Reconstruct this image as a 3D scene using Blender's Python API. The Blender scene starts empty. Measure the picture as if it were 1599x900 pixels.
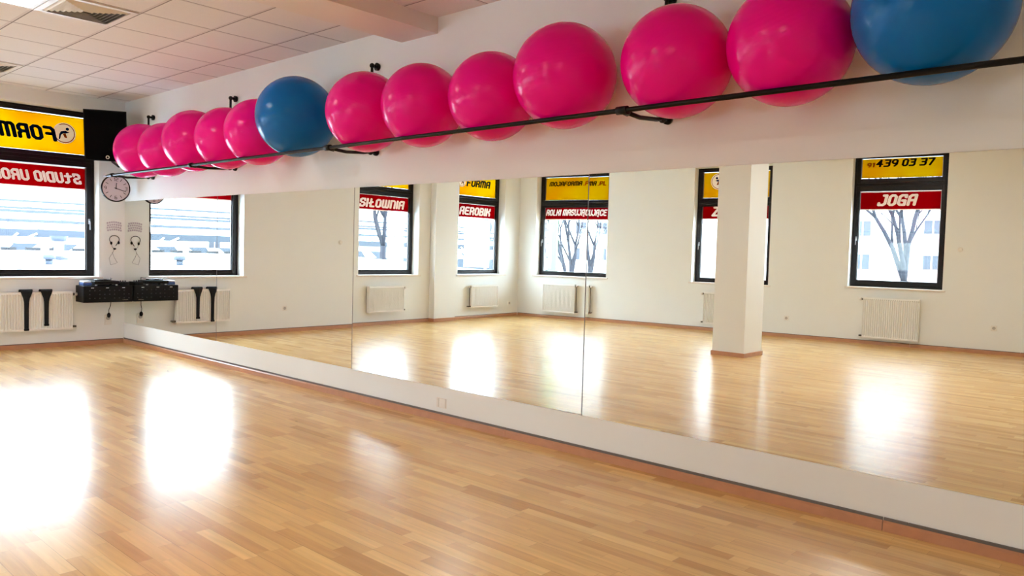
import bpy, bmesh, math, random
from mathutils import Vector, Matrix

# ------------------------------------------------------------------ camera, light, exposure
scene = bpy.context.scene
cam_data = bpy.data.cameras.new('camera')
cam_data.sensor_width = 36.0
cam_data.lens = 1210.3 / 1599.0 * 36.0
cam_data.clip_end = 400
camera = bpy.data.objects.new('camera', cam_data)
scene.collection.objects.link(camera)
_r = Vector((0.73744163, 0.67485991, 0.02727521))
_u = Vector((-0.05166258, 0.01609651, 0.99853487))
_f = Vector((-0.67343212, 0.73777029, -0.04673524))
camera.matrix_world = Matrix(((_r.x, _u.x, -_f.x, 10.941), (_r.y, _u.y, -_f.y, -4.2033),
                              (_r.z, _u.z, -_f.z, 1.3757), (0, 0, 0, 1)))
scene.camera = camera

SKY = 7.0            # overcast sky radiance
LAMP = 7.5           # ceiling panels
scene.view_settings.view_transform = 'Standard'
scene.view_settings.look = 'None'
scene.view_settings.gamma = 1.0
scene.view_settings.use_curve_mapping = False
scene.view_settings.exposure = 1.80

world = bpy.data.worlds.new('overcast_sky')
scene.world = world
world.use_nodes = True
wn = world.node_tree
wn.nodes.clear()
wo = wn.nodes.new('ShaderNodeOutputWorld')
wb = wn.nodes.new('ShaderNodeBackground')
wb.inputs[0].default_value = (0.82, 0.97, 1.13, 1)
wb.inputs[1].default_value = SKY
wn.links.new(wb.outputs[0], wo.inputs[0])

c = scene.cycles
c.max_bounces = 14
c.diffuse_bounces = 7
c.glossy_bounces = 8
c.transmission_bounces = 8
c.transparent_max_bounces = 12
c.caustics_reflective = True
c.sample_clamp_indirect = 12.0
c.blur_glossy = 0.3
c.use_denoising = True

rnd = random.Random(7)

# ------------------------------------------------------------------ materials
def new_mat(name):
    m = bpy.data.materials.new(name)
    m.use_nodes = True
    nt = m.node_tree
    return m, nt, nt.nodes['Principled BSDF']

def pmat(name, col, rough=0.5, metal=0.0, coat=0.0, noise=0.0, nscale=8.0, bump=0.0, bscale=60.0, spec=0.5):
    m, nt, b = new_mat(name)
    b.inputs['Base Color'].default_value = (*col, 1)
    b.inputs['Roughness'].default_value = rough
    b.inputs['Metallic'].default_value = metal
    b.inputs['Coat Weight'].default_value = coat
    b.inputs['Specular IOR Level'].default_value = spec
    tc = nt.nodes.new('ShaderNodeTexCoord')
    if noise:
        n = nt.nodes.new('ShaderNodeTexNoise')
        n.inputs['Scale'].default_value = nscale
        n.inputs['Detail'].default_value = 5
        nt.links.new(tc.outputs['Object'], n.inputs['Vector'])
        mx = nt.nodes.new('ShaderNodeMix')
        mx.data_type = 'RGBA'
        mx.inputs[6].default_value = (*[x * (1 - noise) for x in col], 1)
        mx.inputs[7].default_value = (*[min(1, x * (1 + noise)) for x in col], 1)
        nt.links.new(n.outputs['Fac'], mx.inputs[0])
        nt.links.new(mx.outputs[2], b.inputs['Base Color'])
    if bump:
        n2 = nt.nodes.new('ShaderNodeTexNoise')
        n2.inputs['Scale'].default_value = bscale
        nt.links.new(tc.outputs['Object'], n2.inputs['Vector'])
        bp = nt.nodes.new('ShaderNodeBump')
        bp.inputs['Strength'].default_value = bump
        bp.inputs['Distance'].default_value = 0.002
        nt.links.new(n2.outputs['Fac'], bp.inputs['Height'])
        nt.links.new(bp.outputs[0], b.inputs['Normal'])
    return m

def math_node(nt, op, a=None, b=None):
    n = nt.nodes.new('ShaderNodeMath')
    n.operation = op
    for i, x in enumerate((a, b)):
        if x is None:
            continue
        if isinstance(x, (int, float)):
            n.inputs[i].default_value = x
        else:
            nt.links.new(x, n.inputs[i])
    return n.outputs[0]

def wood_floor_mat():
    m, nt, b = new_mat('beech_parquet')
    tc = nt.nodes.new('ShaderNodeTexCoord')
    sep = nt.nodes.new('ShaderNodeSeparateXYZ')
    nt.links.new(tc.outputs['Object'], sep.inputs[0])
    W, L = 0.068, 0.46
    yi = math_node(nt, 'DIVIDE', sep.outputs['Y'], W)
    row = math_node(nt, 'FLOOR', yi)
    wn_ = nt.nodes.new('ShaderNodeTexWhiteNoise'); wn_.noise_dimensions = '1D'
    nt.links.new(row, wn_.inputs['W'])
    off = math_node(nt, 'MULTIPLY', wn_.outputs['Value'], 9.0)
    xi = math_node(nt, 'ADD', math_node(nt, 'DIVIDE', sep.outputs['X'], L), off)
    colm = math_node(nt, 'FLOOR', xi)
    cmb = nt.nodes.new('ShaderNodeCombineXYZ')
    nt.links.new(row, cmb.inputs[0]); nt.links.new(colm, cmb.inputs[1])
    wn2 = nt.nodes.new('ShaderNodeTexWhiteNoise'); wn2.noise_dimensions = '3D'
    nt.links.new(cmb.outputs[0], wn2.inputs['Vector'])
    ramp = nt.nodes.new('ShaderNodeValToRGB')
    cr = ramp.color_ramp
    cr.elements[0].position = 0.0; cr.elements[0].color = (0.56, 0.315, 0.10, 1)
    cr.elements[1].position = 1.0; cr.elements[1].color = (0.88, 0.60, 0.235, 1)
    for p, col in ((0.08, (0.65, 0.375, 0.125)), (0.35, (0.75, 0.47, 0.17)), (0.75, (0.79, 0.495, 0.18))):
        e = cr.elements.new(p); e.color = (*col, 1)
    nt.links.new(wn2.outputs['Value'], ramp.inputs[0])
    # grain, stretched along the strips and shifted per strip
    sc = nt.nodes.new('ShaderNodeVectorMath'); sc.operation = 'MULTIPLY'
    nt.links.new(tc.outputs['Object'], sc.inputs[0]); sc.inputs[1].default_value = (2.2, 34, 1)
    ad = nt.nodes.new('ShaderNodeVectorMath'); ad.operation = 'ADD'
    nt.links.new(sc.outputs[0], ad.inputs[0])
    mu = nt.nodes.new('ShaderNodeVectorMath'); mu.operation = 'SCALE'
    nt.links.new(wn2.outputs['Color'], mu.inputs[0]); mu.inputs['Scale'].default_value = 40
    nt.links.new(mu.outputs[0], ad.inputs[1])
    gn = nt.nodes.new('ShaderNodeTexNoise'); gn.inputs['Scale'].default_value = 1.0
    gn.inputs['Detail'].default_value = 6; gn.inputs['Distortion'].default_value = 0.6
    nt.links.new(ad.outputs[0], gn.inputs['Vector'])
    gr = nt.nodes.new('ShaderNodeMapRange')
    gr.inputs[1].default_value = 0.3; gr.inputs[2].default_value = 0.75
    gr.inputs[3].default_value = 1.07; gr.inputs[4].default_value = 0.84
    nt.links.new(gn.outputs['Fac'], gr.inputs[0])
    mg = nt.nodes.new('ShaderNodeVectorMath'); mg.operation = 'SCALE'
    nt.links.new(ramp.outputs[0], mg.inputs[0]); nt.links.new(gr.outputs[0], mg.inputs['Scale'])
    # knots
    kn = nt.nodes.new('ShaderNodeTexVoronoi'); kn.inputs['Scale'].default_value = 1.0
    kv = nt.nodes.new('ShaderNodeVectorMath'); kv.operation = 'MULTIPLY'
    nt.links.new(tc.outputs['Object'], kv.inputs[0]); kv.inputs[1].default_value = (1.6, 3.6, 1)
    nt.links.new(kv.outputs[0], kn.inputs['Vector'])
    ks = math_node(nt, 'LESS_THAN', kn.outputs['Distance'], 0.028)
    # joints
    fy = math_node(nt, 'FRACT', yi); fx = math_node(nt, 'FRACT', xi)
    jy = math_node(nt, 'LESS_THAN', fy, 0.012)
    jx = math_node(nt, 'LESS_THAN', fx, 0.0035)
    # board joints (every third strip)
    y3 = math_node(nt, 'FRACT', math_node(nt, 'DIVIDE', row, 3.0))
    j3 = math_node(nt, 'MULTIPLY', math_node(nt, 'LESS_THAN', y3, 0.1), math_node(nt, 'LESS_THAN', fy, 0.03))
    jj = math_node(nt, 'MAXIMUM', math_node(nt, 'MAXIMUM', jy, jx), math_node(nt, 'MULTIPLY', j3, 1.6))
    dark = math_node(nt, 'ADD', math_node(nt, 'MULTIPLY', jj, 0.25), math_node(nt, 'MULTIPLY', ks, 0.55))
    fac = math_node(nt, 'SUBTRACT', 1.0, dark)
    mf = nt.nodes.new('ShaderNodeVectorMath'); mf.operation = 'SCALE'
    nt.links.new(mg.outputs[0], mf.inputs[0]); nt.links.new(fac, mf.inputs['Scale'])
    nt.links.new(mf.outputs[0], b.inputs['Base Color'])
    rn = nt.nodes.new('ShaderNodeTexNoise'); rn.inputs['Scale'].default_value = 3.0
    nt.links.new(tc.outputs['Object'], rn.inputs['Vector'])
    mr = nt.nodes.new('ShaderNodeMapRange')
    mr.inputs[3].default_value = 0.20; mr.inputs[4].default_value = 0.25
    nt.links.new(rn.outputs['Fac'], mr.inputs[0])
    nt.links.new(mr.outputs[0], b.inputs['Roughness'])
    b.inputs['Specular IOR Level'].default_value = 0.6
    return m

def ceiling_mat():
    m, nt, b = new_mat('mineral_ceiling_tile')
    tc = nt.nodes.new('ShaderNodeTexCoord')
    sep = nt.nodes.new('ShaderNodeSeparateXYZ')
    nt.links.new(tc.outputs['Object'], sep.inputs[0])
    ax = math_node(nt, 'FRACT', math_node(nt, 'DIVIDE', math_node(nt, 'SUBTRACT', sep.outputs['X'], 0.1516 - 6), 0.6))
    ay = math_node(nt, 'FRACT', math_node(nt, 'DIVIDE', math_node(nt, 'ADD', sep.outputs['Y'], 0.3767 + 18), 0.6))
    g = math_node(nt, 'MAXIMUM', math_node(nt, 'LESS_THAN', ax, 0.04), math_node(nt, 'LESS_THAN', ay, 0.04))
    e1 = math_node(nt, 'MAXIMUM', math_node(nt, 'LESS_THAN', math_node(nt, 'ABSOLUTE', math_node(nt, 'SUBTRACT', ax, 0.045)), 0.009),
                   math_node(nt, 'LESS_THAN', math_node(nt, 'ABSOLUTE', math_node(nt, 'SUBTRACT', ay, 0.045)), 0.009))
    n = nt.nodes.new('ShaderNodeTexNoise'); n.inputs['Scale'].default_value = 120
    nt.links.new(tc.outputs['Object'], n.inputs['Vector'])
    mx = nt.nodes.new('ShaderNodeMix'); mx.data_type = 'RGBA'
    mx.inputs[6].default_value = (0.76, 0.73, 0.72, 1); mx.inputs[7].default_value = (0.84, 0.82, 0.80, 1)
    nt.links.new(n.outputs['Fac'], mx.inputs[0])
    m2 = nt.nodes.new('ShaderNodeMix'); m2.data_type = 'RGBA'
    nt.links.new(mx.outputs[2], m2.inputs[6]); m2.inputs[7].default_value = (0.70, 0.66, 0.65, 1)
    nt.links.new(g, m2.inputs[0])
    m3 = nt.nodes.new('ShaderNodeMix'); m3.data_type = 'RGBA'
    nt.links.new(m2.outputs[2], m3.inputs[6]); m3.inputs[7].default_value = (0.28, 0.25, 0.25, 1)
    nt.links.new(e1, m3.inputs[0])
    nt.links.new(m3.outputs[2], b.inputs['Base Color'])
    b.inputs['Roughness'].default_value = 0.85
    return m

def mirror_mat():
    m = bpy.data.materials.new('mirror_glass'); m.use_nodes = True
    nt = m.node_tree; nt.nodes.clear()
    o = nt.nodes.new('ShaderNodeOutputMaterial')
    g = nt.nodes.new('ShaderNodeBsdfGlossy')
    g.inputs['Color'].default_value = (0.90, 0.925, 0.885, 1)
    g.inputs['Roughness'].default_value = 0.0
    nt.links.new(g.outputs[0], o.inputs[0])
    return m

def glass_mat():
    m = bpy.data.materials.new('window_glass'); m.use_nodes = True
    nt = m.node_tree; nt.nodes.clear()
    o = nt.nodes.new('ShaderNodeOutputMaterial')
    t = nt.nodes.new('ShaderNodeBsdfTransparent'); t.inputs[0].default_value = (0.93, 0.96, 0.97, 1)
    g = nt.nodes.new('ShaderNodeBsdfGlossy'); g.inputs['Roughness'].default_value = 0.01
    fr = nt.nodes.new('ShaderNodeFresnel')
    ge = nt.nodes.new('ShaderNodeNewGeometry')   # same reflectance on both faces of the thin pane
    io = math_node(nt, 'SUBTRACT', 1.45, math_node(nt, 'MULTIPLY', ge.outputs['Backfacing'], 1.45 - 1 / 1.45))
    nt.links.new(io, fr.inputs['IOR'])
    mx = nt.nodes.new('ShaderNodeMixShader')
    nt.links.new(fr.outputs[0], mx.inputs[0]); nt.links.new(t.outputs[0], mx.inputs[1]); nt.links.new(g.outputs[0], mx.inputs[2])
    nt.links.new(mx.outputs[0], o.inputs[0])
    return m

def film_mat(name, trans, body, var=None):
    """printed translucent vinyl, lit from behind by the daylight"""
    m = bpy.data.materials.new(name); m.use_nodes = True
    nt = m.node_tree; nt.nodes.clear()
    o = nt.nodes.new('ShaderNodeOutputMaterial')
    t = nt.nodes.new('ShaderNodeBsdfTranslucent'); t.inputs[0].default_value = (*trans, 1)
    d = nt.nodes.new('ShaderNodeBsdfDiffuse'); d.inputs[0].default_value = (*body, 1)
    if var:
        tc = nt.nodes.new('ShaderNodeTexCoord')
        n = nt.nodes.new('ShaderNodeTexNoise'); n.inputs['Scale'].default_value = 1.6; n.inputs['Detail'].default_value = 1
        nt.links.new(tc.outputs['Object'], n.inputs['Vector'])
        rp = nt.nodes.new('ShaderNodeMapRange'); rp.inputs[1].default_value = 0.35; rp.inputs[2].default_value = 0.65
        nt.links.new(n.outputs['Fac'], rp.inputs[0])
        mx0 = nt.nodes.new('ShaderNodeMix'); mx0.data_type = 'RGBA'
        mx0.inputs[6].default_value = (*trans, 1); mx0.inputs[7].default_value = (*var, 1)
        nt.links.new(rp.outputs[0], mx0.inputs[0]); nt.links.new(mx0.outputs[2], t.inputs[0])
    mx = nt.nodes.new('ShaderNodeAddShader')
    nt.links.new(t.outputs[0], mx.inputs[0]); nt.links.new(d.outputs[0], mx.inputs[1])
    nt.links.new(mx.outputs[0], o.inputs[0])
    return m

def emit_mat(name, col, s):
    m = bpy.data.materials.new(name); m.use_nodes = True
    nt = m.node_tree; nt.nodes.clear()
    o = nt.nodes.new('ShaderNodeOutputMaterial')
    e = nt.nodes.new('ShaderNodeEmission'); e.inputs[0].default_value = (*col, 1); e.inputs[1].default_value = s
    nt.links.new(e.outputs[0], o.inputs[0])
    return m

def ball_mat(name, col):
    m, nt, b = new_mat(name)
    tc = nt.nodes.new('ShaderNodeTexCoord')
    b.inputs['Base Color'].default_value = (*col, 1)
    b.inputs['Specular IOR Level'].default_value = 0.2
    n = nt.nodes.new('ShaderNodeTexNoise'); n.inputs['Scale'].default_value = 9; n.inputs['Detail'].default_value = 6
    nt.links.new(tc.outputs['Object'], n.inputs['Vector'])
    mr = nt.nodes.new('ShaderNodeMapRange'); mr.inputs[3].default_value = 0.12; mr.inputs[4].default_value = 0.30
    nt.links.new(n.outputs['Fac'], mr.inputs[0]); nt.links.new(mr.outputs[0], b.inputs['Roughness'])
    w = nt.nodes.new('ShaderNodeTexWave'); w.wave_type = 'BANDS'; w.bands_direction = 'Z'
    w.inputs['Scale'].default_value = 14
    nt.links.new(tc.outputs['Object'], w.inputs['Vector'])
    bp = nt.nodes.new('ShaderNodeBump'); bp.inputs['Strength'].default_value = 0.05; bp.inputs['Distance'].default_value = 0.003
    nt.links.new(w.outputs['Fac'], bp.inputs['Height']); nt.links.new(bp.outputs[0], b.inputs['Normal'])
    return m

M = {}
M['wall'] = pmat('off_white_wall_paint', (0.825, 0.84, 0.825), 0.75, noise=0.015, nscale=3, bump=0.12, bscale=180)
M['floor'] = wood_floor_mat()
M['ceiling'] = ceiling_mat()
M['beam'] = pmat('white_plaster_beam', (0.80, 0.75, 0.70), 0.8, bump=0.1)
M['mirror'] = mirror_mat()
M['mirror_edge'] = pmat('mirror_edge_grey', (0.35, 0.37, 0.35), 0.3)
M['skirt'] = pmat('varnished_wood_skirting', (0.50, 0.235, 0.12), 0.35, noise=0.15, nscale=14)
M['gasket'] = pmat('dark_grey_skirting_gasket', (0.14, 0.12, 0.11), 0.6)
M['frame'] = pmat('dark_brown_window_frame', (0.006, 0.0035, 0.0035), 0.32, noise=0.1, spec=0.3)
M['gap'] = pmat('rubber_black', (0.006, 0.006, 0.006), 0.7)
M['sill'] = pmat('beige_window_sill', (0.78, 0.71, 0.65), 0.4, noise=0.06, nscale=30)
M['glass'] = glass_mat()
M['alu'] = pmat('brushed_aluminium', (0.4, 0.4, 0.42), 0.4, metal=1.0)
M['yellow'] = film_mat('yellow_window_film', (0.33, 0.175, 0.001), (0.06, 0.03, 0.0), var=(0.34, 0.24, 0.001))
M['red'] = film_mat('red_window_film', (0.165, 0.0008, 0.002), (0.05, 0.0, 0.001), var=(0.20, 0.001, 0.010))
M['white_film'] = film_mat('white_window_lettering', (0.25, 0.25, 0.25), (0.9, 0.9, 0.9))
M['cream_film'] = film_mat('cream_film_edge', (0.30, 0.22, 0.18), (0.4, 0.35, 0.3))
M['blue_film'] = film_mat('blue_window_lettering', (0.0, 0.012, 0.13), (0.0, 0.005, 0.03))
M['black_film'] = film_mat('black_window_lettering', (0.002, 0.002, 0.004), (0.006, 0.006, 0.006))
M['orange_film'] = film_mat('orange_window_lettering', (0.25, 0.03, 0.0), (0.1, 0.02, 0.0))
M['radiator'] = pmat('radiator_white_enamel', (0.88, 0.87, 0.85), 0.35)
M['plastic_white'] = pmat('white_plastic', (0.80, 0.77, 0.72), 0.35)
M['black'] = pmat('black_metal_tube', (0.004, 0.0035, 0.004), 0.42, spec=0.3)
M['black_plastic'] = pmat('black_plastic', (0.003, 0.0035, 0.005), 0.5, bump=0.1, spec=0.2)
M['black_fabric'] = pmat('black_webbing', (0.003, 0.004, 0.006), 0.85, bump=0.4, bscale=200)
M['speaker'] = pmat('black_speaker_cloth', (0.0015, 0.0015, 0.002), 0.9, bump=0.5, bscale=400, spec=0.1)
M['pink'] = ball_mat('pink_rubber_ball', (0.86, 0.0003, 0.255))
M['blue'] = ball_mat('blue_rubber_ball', (0.0006, 0.135, 0.44))
M['lamp'] = emit_mat('lamp_diffuser', (1.0, 0.98, 0.95), LAMP)
M['metal_white'] = pmat('white_lacquered_metal', (0.78, 0.76, 0.74), 0.4)
M['clock_face'] = pmat('clock_face_lilac_white', (0.66, 0.60, 0.66), 0.5)
M['led_white'] = pmat('white_marking', (0.75, 0.8, 0.85), 0.4)
M['grey_mark'] = pmat('grey_marking', (0.030, 0.034, 0.045), 0.5)
M['blue_plastic'] = pmat('blue_grey_plastic', (0.05, 0.10, 0.28), 0.3)
M['silver'] = pmat('silver_metal', (0.65, 0.66, 0.7), 0.25, metal=0.9)
M['socket_well'] = pmat('socket_well_grey', (0.42, 0.40, 0.36), 0.5)
M['vent_dark'] = pmat('vent_inside', (0.10, 0.095, 0.095), 0.7)
M['paper'] = pmat('lilac_grey_print', (0.52, 0.47, 0.53), 0.8)
M['brass'] = pmat('pipe_grey_metal', (0.10, 0.09, 0.08), 0.4, metal=0.6)

# ------------------------------------------------------------------ mesh helpers
class MB:
    def __init__(self):
        self.bm = bmesh.new()
    def box(self, x0, y0, z0, x1, y1, z1, bevel=0.0, mi=0):
        g = bmesh.ops.create_cube(self.bm, size=1.0)
        vs = g['verts']
        for v in vs:
            v.co = Vector(((x0 + x1) / 2 + v.co.x * (x1 - x0), (y0 + y1) / 2 + v.co.y * (y1 - y0), (z0 + z1) / 2 + v.co.z * (z1 - z0)))
        fs = set(f for v in vs for f in v.link_faces)
        for f in fs: f.material_index = mi
        if bevel > 0:
            es = list(set(e for v in vs for e in v.link_edges))
            r = bmesh.ops.bevel(self.bm, geom=es, offset=bevel, segments=2, affect='EDGES', profile=0.5)
            for f in r['faces']: f.material_index = mi
        return self
    def tube(self, pts, r, seg=12, mi=0, caps=True, radii=None, smooth=True):
        pts = [Vector(p) for p in pts]
        n = len(pts)
        rings = []
        prev = None
        for i, p in enumerate(pts):
            t = (pts[min(i + 1, n - 1)] - pts[max(i - 1, 0)]).normalized()
            if prev is None:
                a = t.orthogonal().normalized()
            else:
                a = prev - t * prev.dot(t)
                a = a.normalized() if a.length > 1e-6 else t.orthogonal().normalized()
            prev = a
            b = t.cross(a)
            rr = radii[i] if radii else r
            rings.append([self.bm.verts.new(p + a * math.cos(2 * math.pi * k / seg) * rr + b * math.sin(2 * math.pi * k / seg) * rr) for k in range(seg)])
        for i in range(n - 1):
            for k in range(seg):
                f = self.bm.faces.new((rings[i][k], rings[i][(k + 1) % seg], rings[i + 1][(k + 1) % seg], rings[i + 1][k]))
                f.material_index = mi; f.smooth = smooth
        if caps:
            f = self.bm.faces.new(rings[0][::-1]); f.material_index = mi
            f = self.bm.faces.new(rings[-1]); f.material_index = mi
        return self
    def cyl(self, p0, p1, r, seg=24, mi=0, r1=None):
        return self.tube([p0, p1], r, seg, mi, True, [r, r if r1 is None else r1])
    def sphere(self, c_, r, u=48, v=32, mi=0, scale=(1, 1, 1)):
        g = bmesh.ops.create_uvsphere(self.bm, u_segments=u, v_segments=v, radius=r)
        for w in g['verts']:
            w.co = Vector((w.co.x * scale[0], w.co.y * scale[1], w.co.z * scale[2])) + Vector(c_)
        for f in set(f for w in g['verts'] for f in w.link_faces):
            f.smooth = True; f.material_index = mi
        return self
    def poly(self, pts, d, mi=0):
        """prism: polygon pts (list of 3D) extruded by vector d"""
        d = Vector(d)
        a = [self.bm.verts.new(Vector(p)) for p in pts]
        b = [self.bm.verts.new(Vector(p) + d) for p in pts]
        n = len(a)
        fs = [self.bm.faces.new(a[::-1]), self.bm.faces.new(b)]
        for i in range(n):
            fs.append(self.bm.faces.new((a[i], a[(i + 1) % n], b[(i + 1) % n], b[i])))
        for f in fs: f.material_index = mi
        return self
    def grid(self, fn, nu, nv, mi=0, smooth=True):
        g = [[self.bm.verts.new(fn(i / nu, j / nv)) for j in range(nv + 1)] for i in range(nu + 1)]
        for i in range(nu):
            for j in range(nv):
                f = self.bm.faces.new((g[i][j], g[i + 1][j], g[i + 1][j + 1], g[i][j + 1]))
                f.material_index = mi; f.smooth = smooth
        return self
    def build(self, name, mats, parent=None, world=None, label=None):
        bmesh.ops.recalc_face_normals(self.bm, faces=self.bm.faces[:])
        me = bpy.data.meshes.new(name)
        self.bm.to_mesh(me); self.bm.free()
        if not isinstance(mats, (list, tuple)): mats = [mats]
        for m in mats: me.materials.append(m)
        o = bpy.data.objects.new(name, me)
        scene.collection.objects.link(o)
        if parent: o.parent = parent
        if world is not None: o.matrix_world = world
        if label: o['label'] = label
        return o

def empty(name, mw, label, cat, group=None, kind=None):
    o = bpy.data.objects.new(name, None)
    o.empty_display_size = 0.2
    scene.collection.objects.link(o)
    o.matrix_world = mw
    if label: o['label'] = label
    if cat: o['category'] = cat
    if group: o['group'] = group
    if kind: o['kind'] = kind
    return o

def tag(o, label, cat, group=None):
    o['label'] = label; o['category'] = cat
    if group: o['group'] = group
    return o

def struct(o):
    o['kind'] = 'structure'
    return o

def T(x, y, z): return Matrix.Translation((x, y, z))

# ------------------------------------------------------------------ wall frames
AL, AB, WD, CEIL = 0.0075, -0.1242, 8.506, 3.23
def frame_matrix(origin, d):
    d = Vector(d).normalized(); n = Vector((0, 0, 1)).cross(d)
    return Matrix(((d.x, n.x, 0, origin[0]), (d.y, n.y, 0, origin[1]), (d.z, n.z, 1, 0), (0, 0, 0, 1)))
F_LEFT = frame_matrix((0, 0), (-math.sin(AL), -math.cos(AL), 0))        # local x = distance from the mirror wall, y = into the room
F_BACK = frame_matrix((-0.065, -WD + 0.008), (math.cos(AB), math.sin(AB), 0))
def tb(x): return (x + 0.065) / math.cos(AB)
LEFT_LEN = 8.50
BACK_LEN = 13.4 / math.cos(AB)
XR = 13.25

REC = 0.177
# windows: (t0, t1, z_bottom, z_glass0, z_transom0, z_transom1, z_glass1, z_top)
STD = (0.90, 0.985, 2.345, 2.490, 2.975, 3.05)
WIN_LEFT = [(0.325, 1.735), (4.155, 5.562), (6.62, 8.01)]
WIN_BACK = [(0.425, 1.80), (3.625, 5.075), (6.412, 7.82)]
Z_BACK = [STD, STD, (0.952, 1.062, 2.565, 2.765, 3.10, 3.17)]

def wall_mesh(length, wins, zs, th=0.32, start=0.0, extra=0.32):
    b = MB()
    t = start
    for (a, c_), z in zip(wins, zs):
        b.box(t, -th, -0.1, a - 0.0015, 0, CEIL + 0.1)
        b.box(a - 0.0015, -th, -0.1, c_ + 0.0015, 0, z[0] - 0.031)
        b.box(a - 0.0015, -th, z[5] + 0.0015, c_ + 0.0015, 0, CEIL + 0.1)
        t = c_ + 0.0015
    b.box(t, -th, -0.1, length + extra, 0, CEIL + 0.1)
    return b

struct(wall_mesh(LEFT_LEN, WIN_LEFT, [STD] * 3, start=-0.3, extra=0.0).build('wall_left', M['wall'], world=F_LEFT))
struct(wall_mesh(BACK_LEN, WIN_BACK, Z_BACK, start=-0.3, extra=0.0).build('wall_back', M['wall'], world=F_BACK))
ZMB, ZMT, PW = 0.273, 1.912, 2.5926
b = MB()
b.box(0, 0, ZMT, XR, 0.3, CEIL + 0.1)
b.box(0, 0, -0.1, XR, 0.3, ZMB)
b.box(0, 0.035, ZMB, XR, 0.3, ZMT)
b.box(4 * PW + 0.002, 0, ZMB, XR, 0.036, ZMT)
struct(b.build('wall_front', M['wall']))
struct(MB().box(XR, -11, -0.1, XR + 0.3, 0.3, CEIL + 0.1).build('wall_right', M['wall']))
struct(MB().box(-0.35, -10.9, -0.1, XR + 0.3, 0.3, 0.0).build('floor', M['floor']))
struct(MB().box(-0.35, -10.9, CEIL, XR + 0.3, 0.3, CEIL + 0.1).build('ceiling', M['ceiling']))
struct(MB().box(5.778, -9.2, 3.102, 6.227, 0.0, CEIL + 0.02).build('ceiling_beam', M['beam']))
struct(MB().box(5.86, -0.02, 0, 6.43, 0.14, CEIL).build('wall_pilaster', M['wall'], world=F_LEFT))
# free standing column
colm = empty('column', T(5.671, -6.369, 0), None, None, kind='structure')
MB().box(0, 0, 0, 0.4766, 0.55, 3.102).build('shaft', M['wall'], colm)
b = MB()
b.box(-0.016, -0.016, 0.0, 0.4926, 0.566, 0.058, 0.004)
b.build('skirting', M['skirt'], colm)

# ------------------------------------------------------------------ skirtings
def skirting(name, spans, mw, dark=True, y1=0.016, h=0.055):
    b = MB()
    for a, c_ in spans:
        b.poly([(a, 0, 0), (a, y1, 0), (a, y1, h - 0.012), (a, y1 * 0.5, h), (a, 0, h)], (c_ - a, 0, 0))
    o = b.build(name, [M['skirt']], world=mw)
    struct(o)
    if dark:
        g = MB()
        for a, c_ in spans:
            k = a
            while k < c_ - 0.01:
                e = min(k + 0.5, c_)
                g.box(k + 0.0015, 0, h, e - 0.0015, y1 * 0.6, h + (0.014 if y1 > .018 else .008))
                k = e
        g.build('gasket', M['gasket'], o).matrix_parent_inverse = Matrix()
    return o
F_FRONT = frame_matrix((XR, 0), (-1, 0, 0))   # local y points to -y (into the room)
spans = []
edges = [0.0, 1.80, 4.453, 7.09, 9.73, 12.35, XR]
for a, c_ in zip(edges[:-1], edges[1:]):
    spans.append((XR - c_ + 0.002, XR - a - 0.002))
skirting('baseboard_front', sorted(spans), F_FRONT, y1=0.020)
skirting('baseboard_left', [(0.02, 2.5), (2.503, 5.0), (5.003, 5.845), (6.445, 8.48)], F_LEFT)
skirting('baseboard_back', [(0.02, 2.4), (2.403, 4.9), (4.903, 7.4), (7.403, 9.9), (9.903, 13.2)], F_BACK)
bp_ = MB()
bp_.box(5.845, 0.14, 0, 6.445, 0.156, 0.062, 0.003).box(5.844, 0.0, 0, 5.86, 0.14, 0.062).box(6.43, 0.0, 0, 6.446, 0.14, 0.062)
struct(bp_.build('baseboard_pilaster', M['skirt'], world=F_LEFT))

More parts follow.
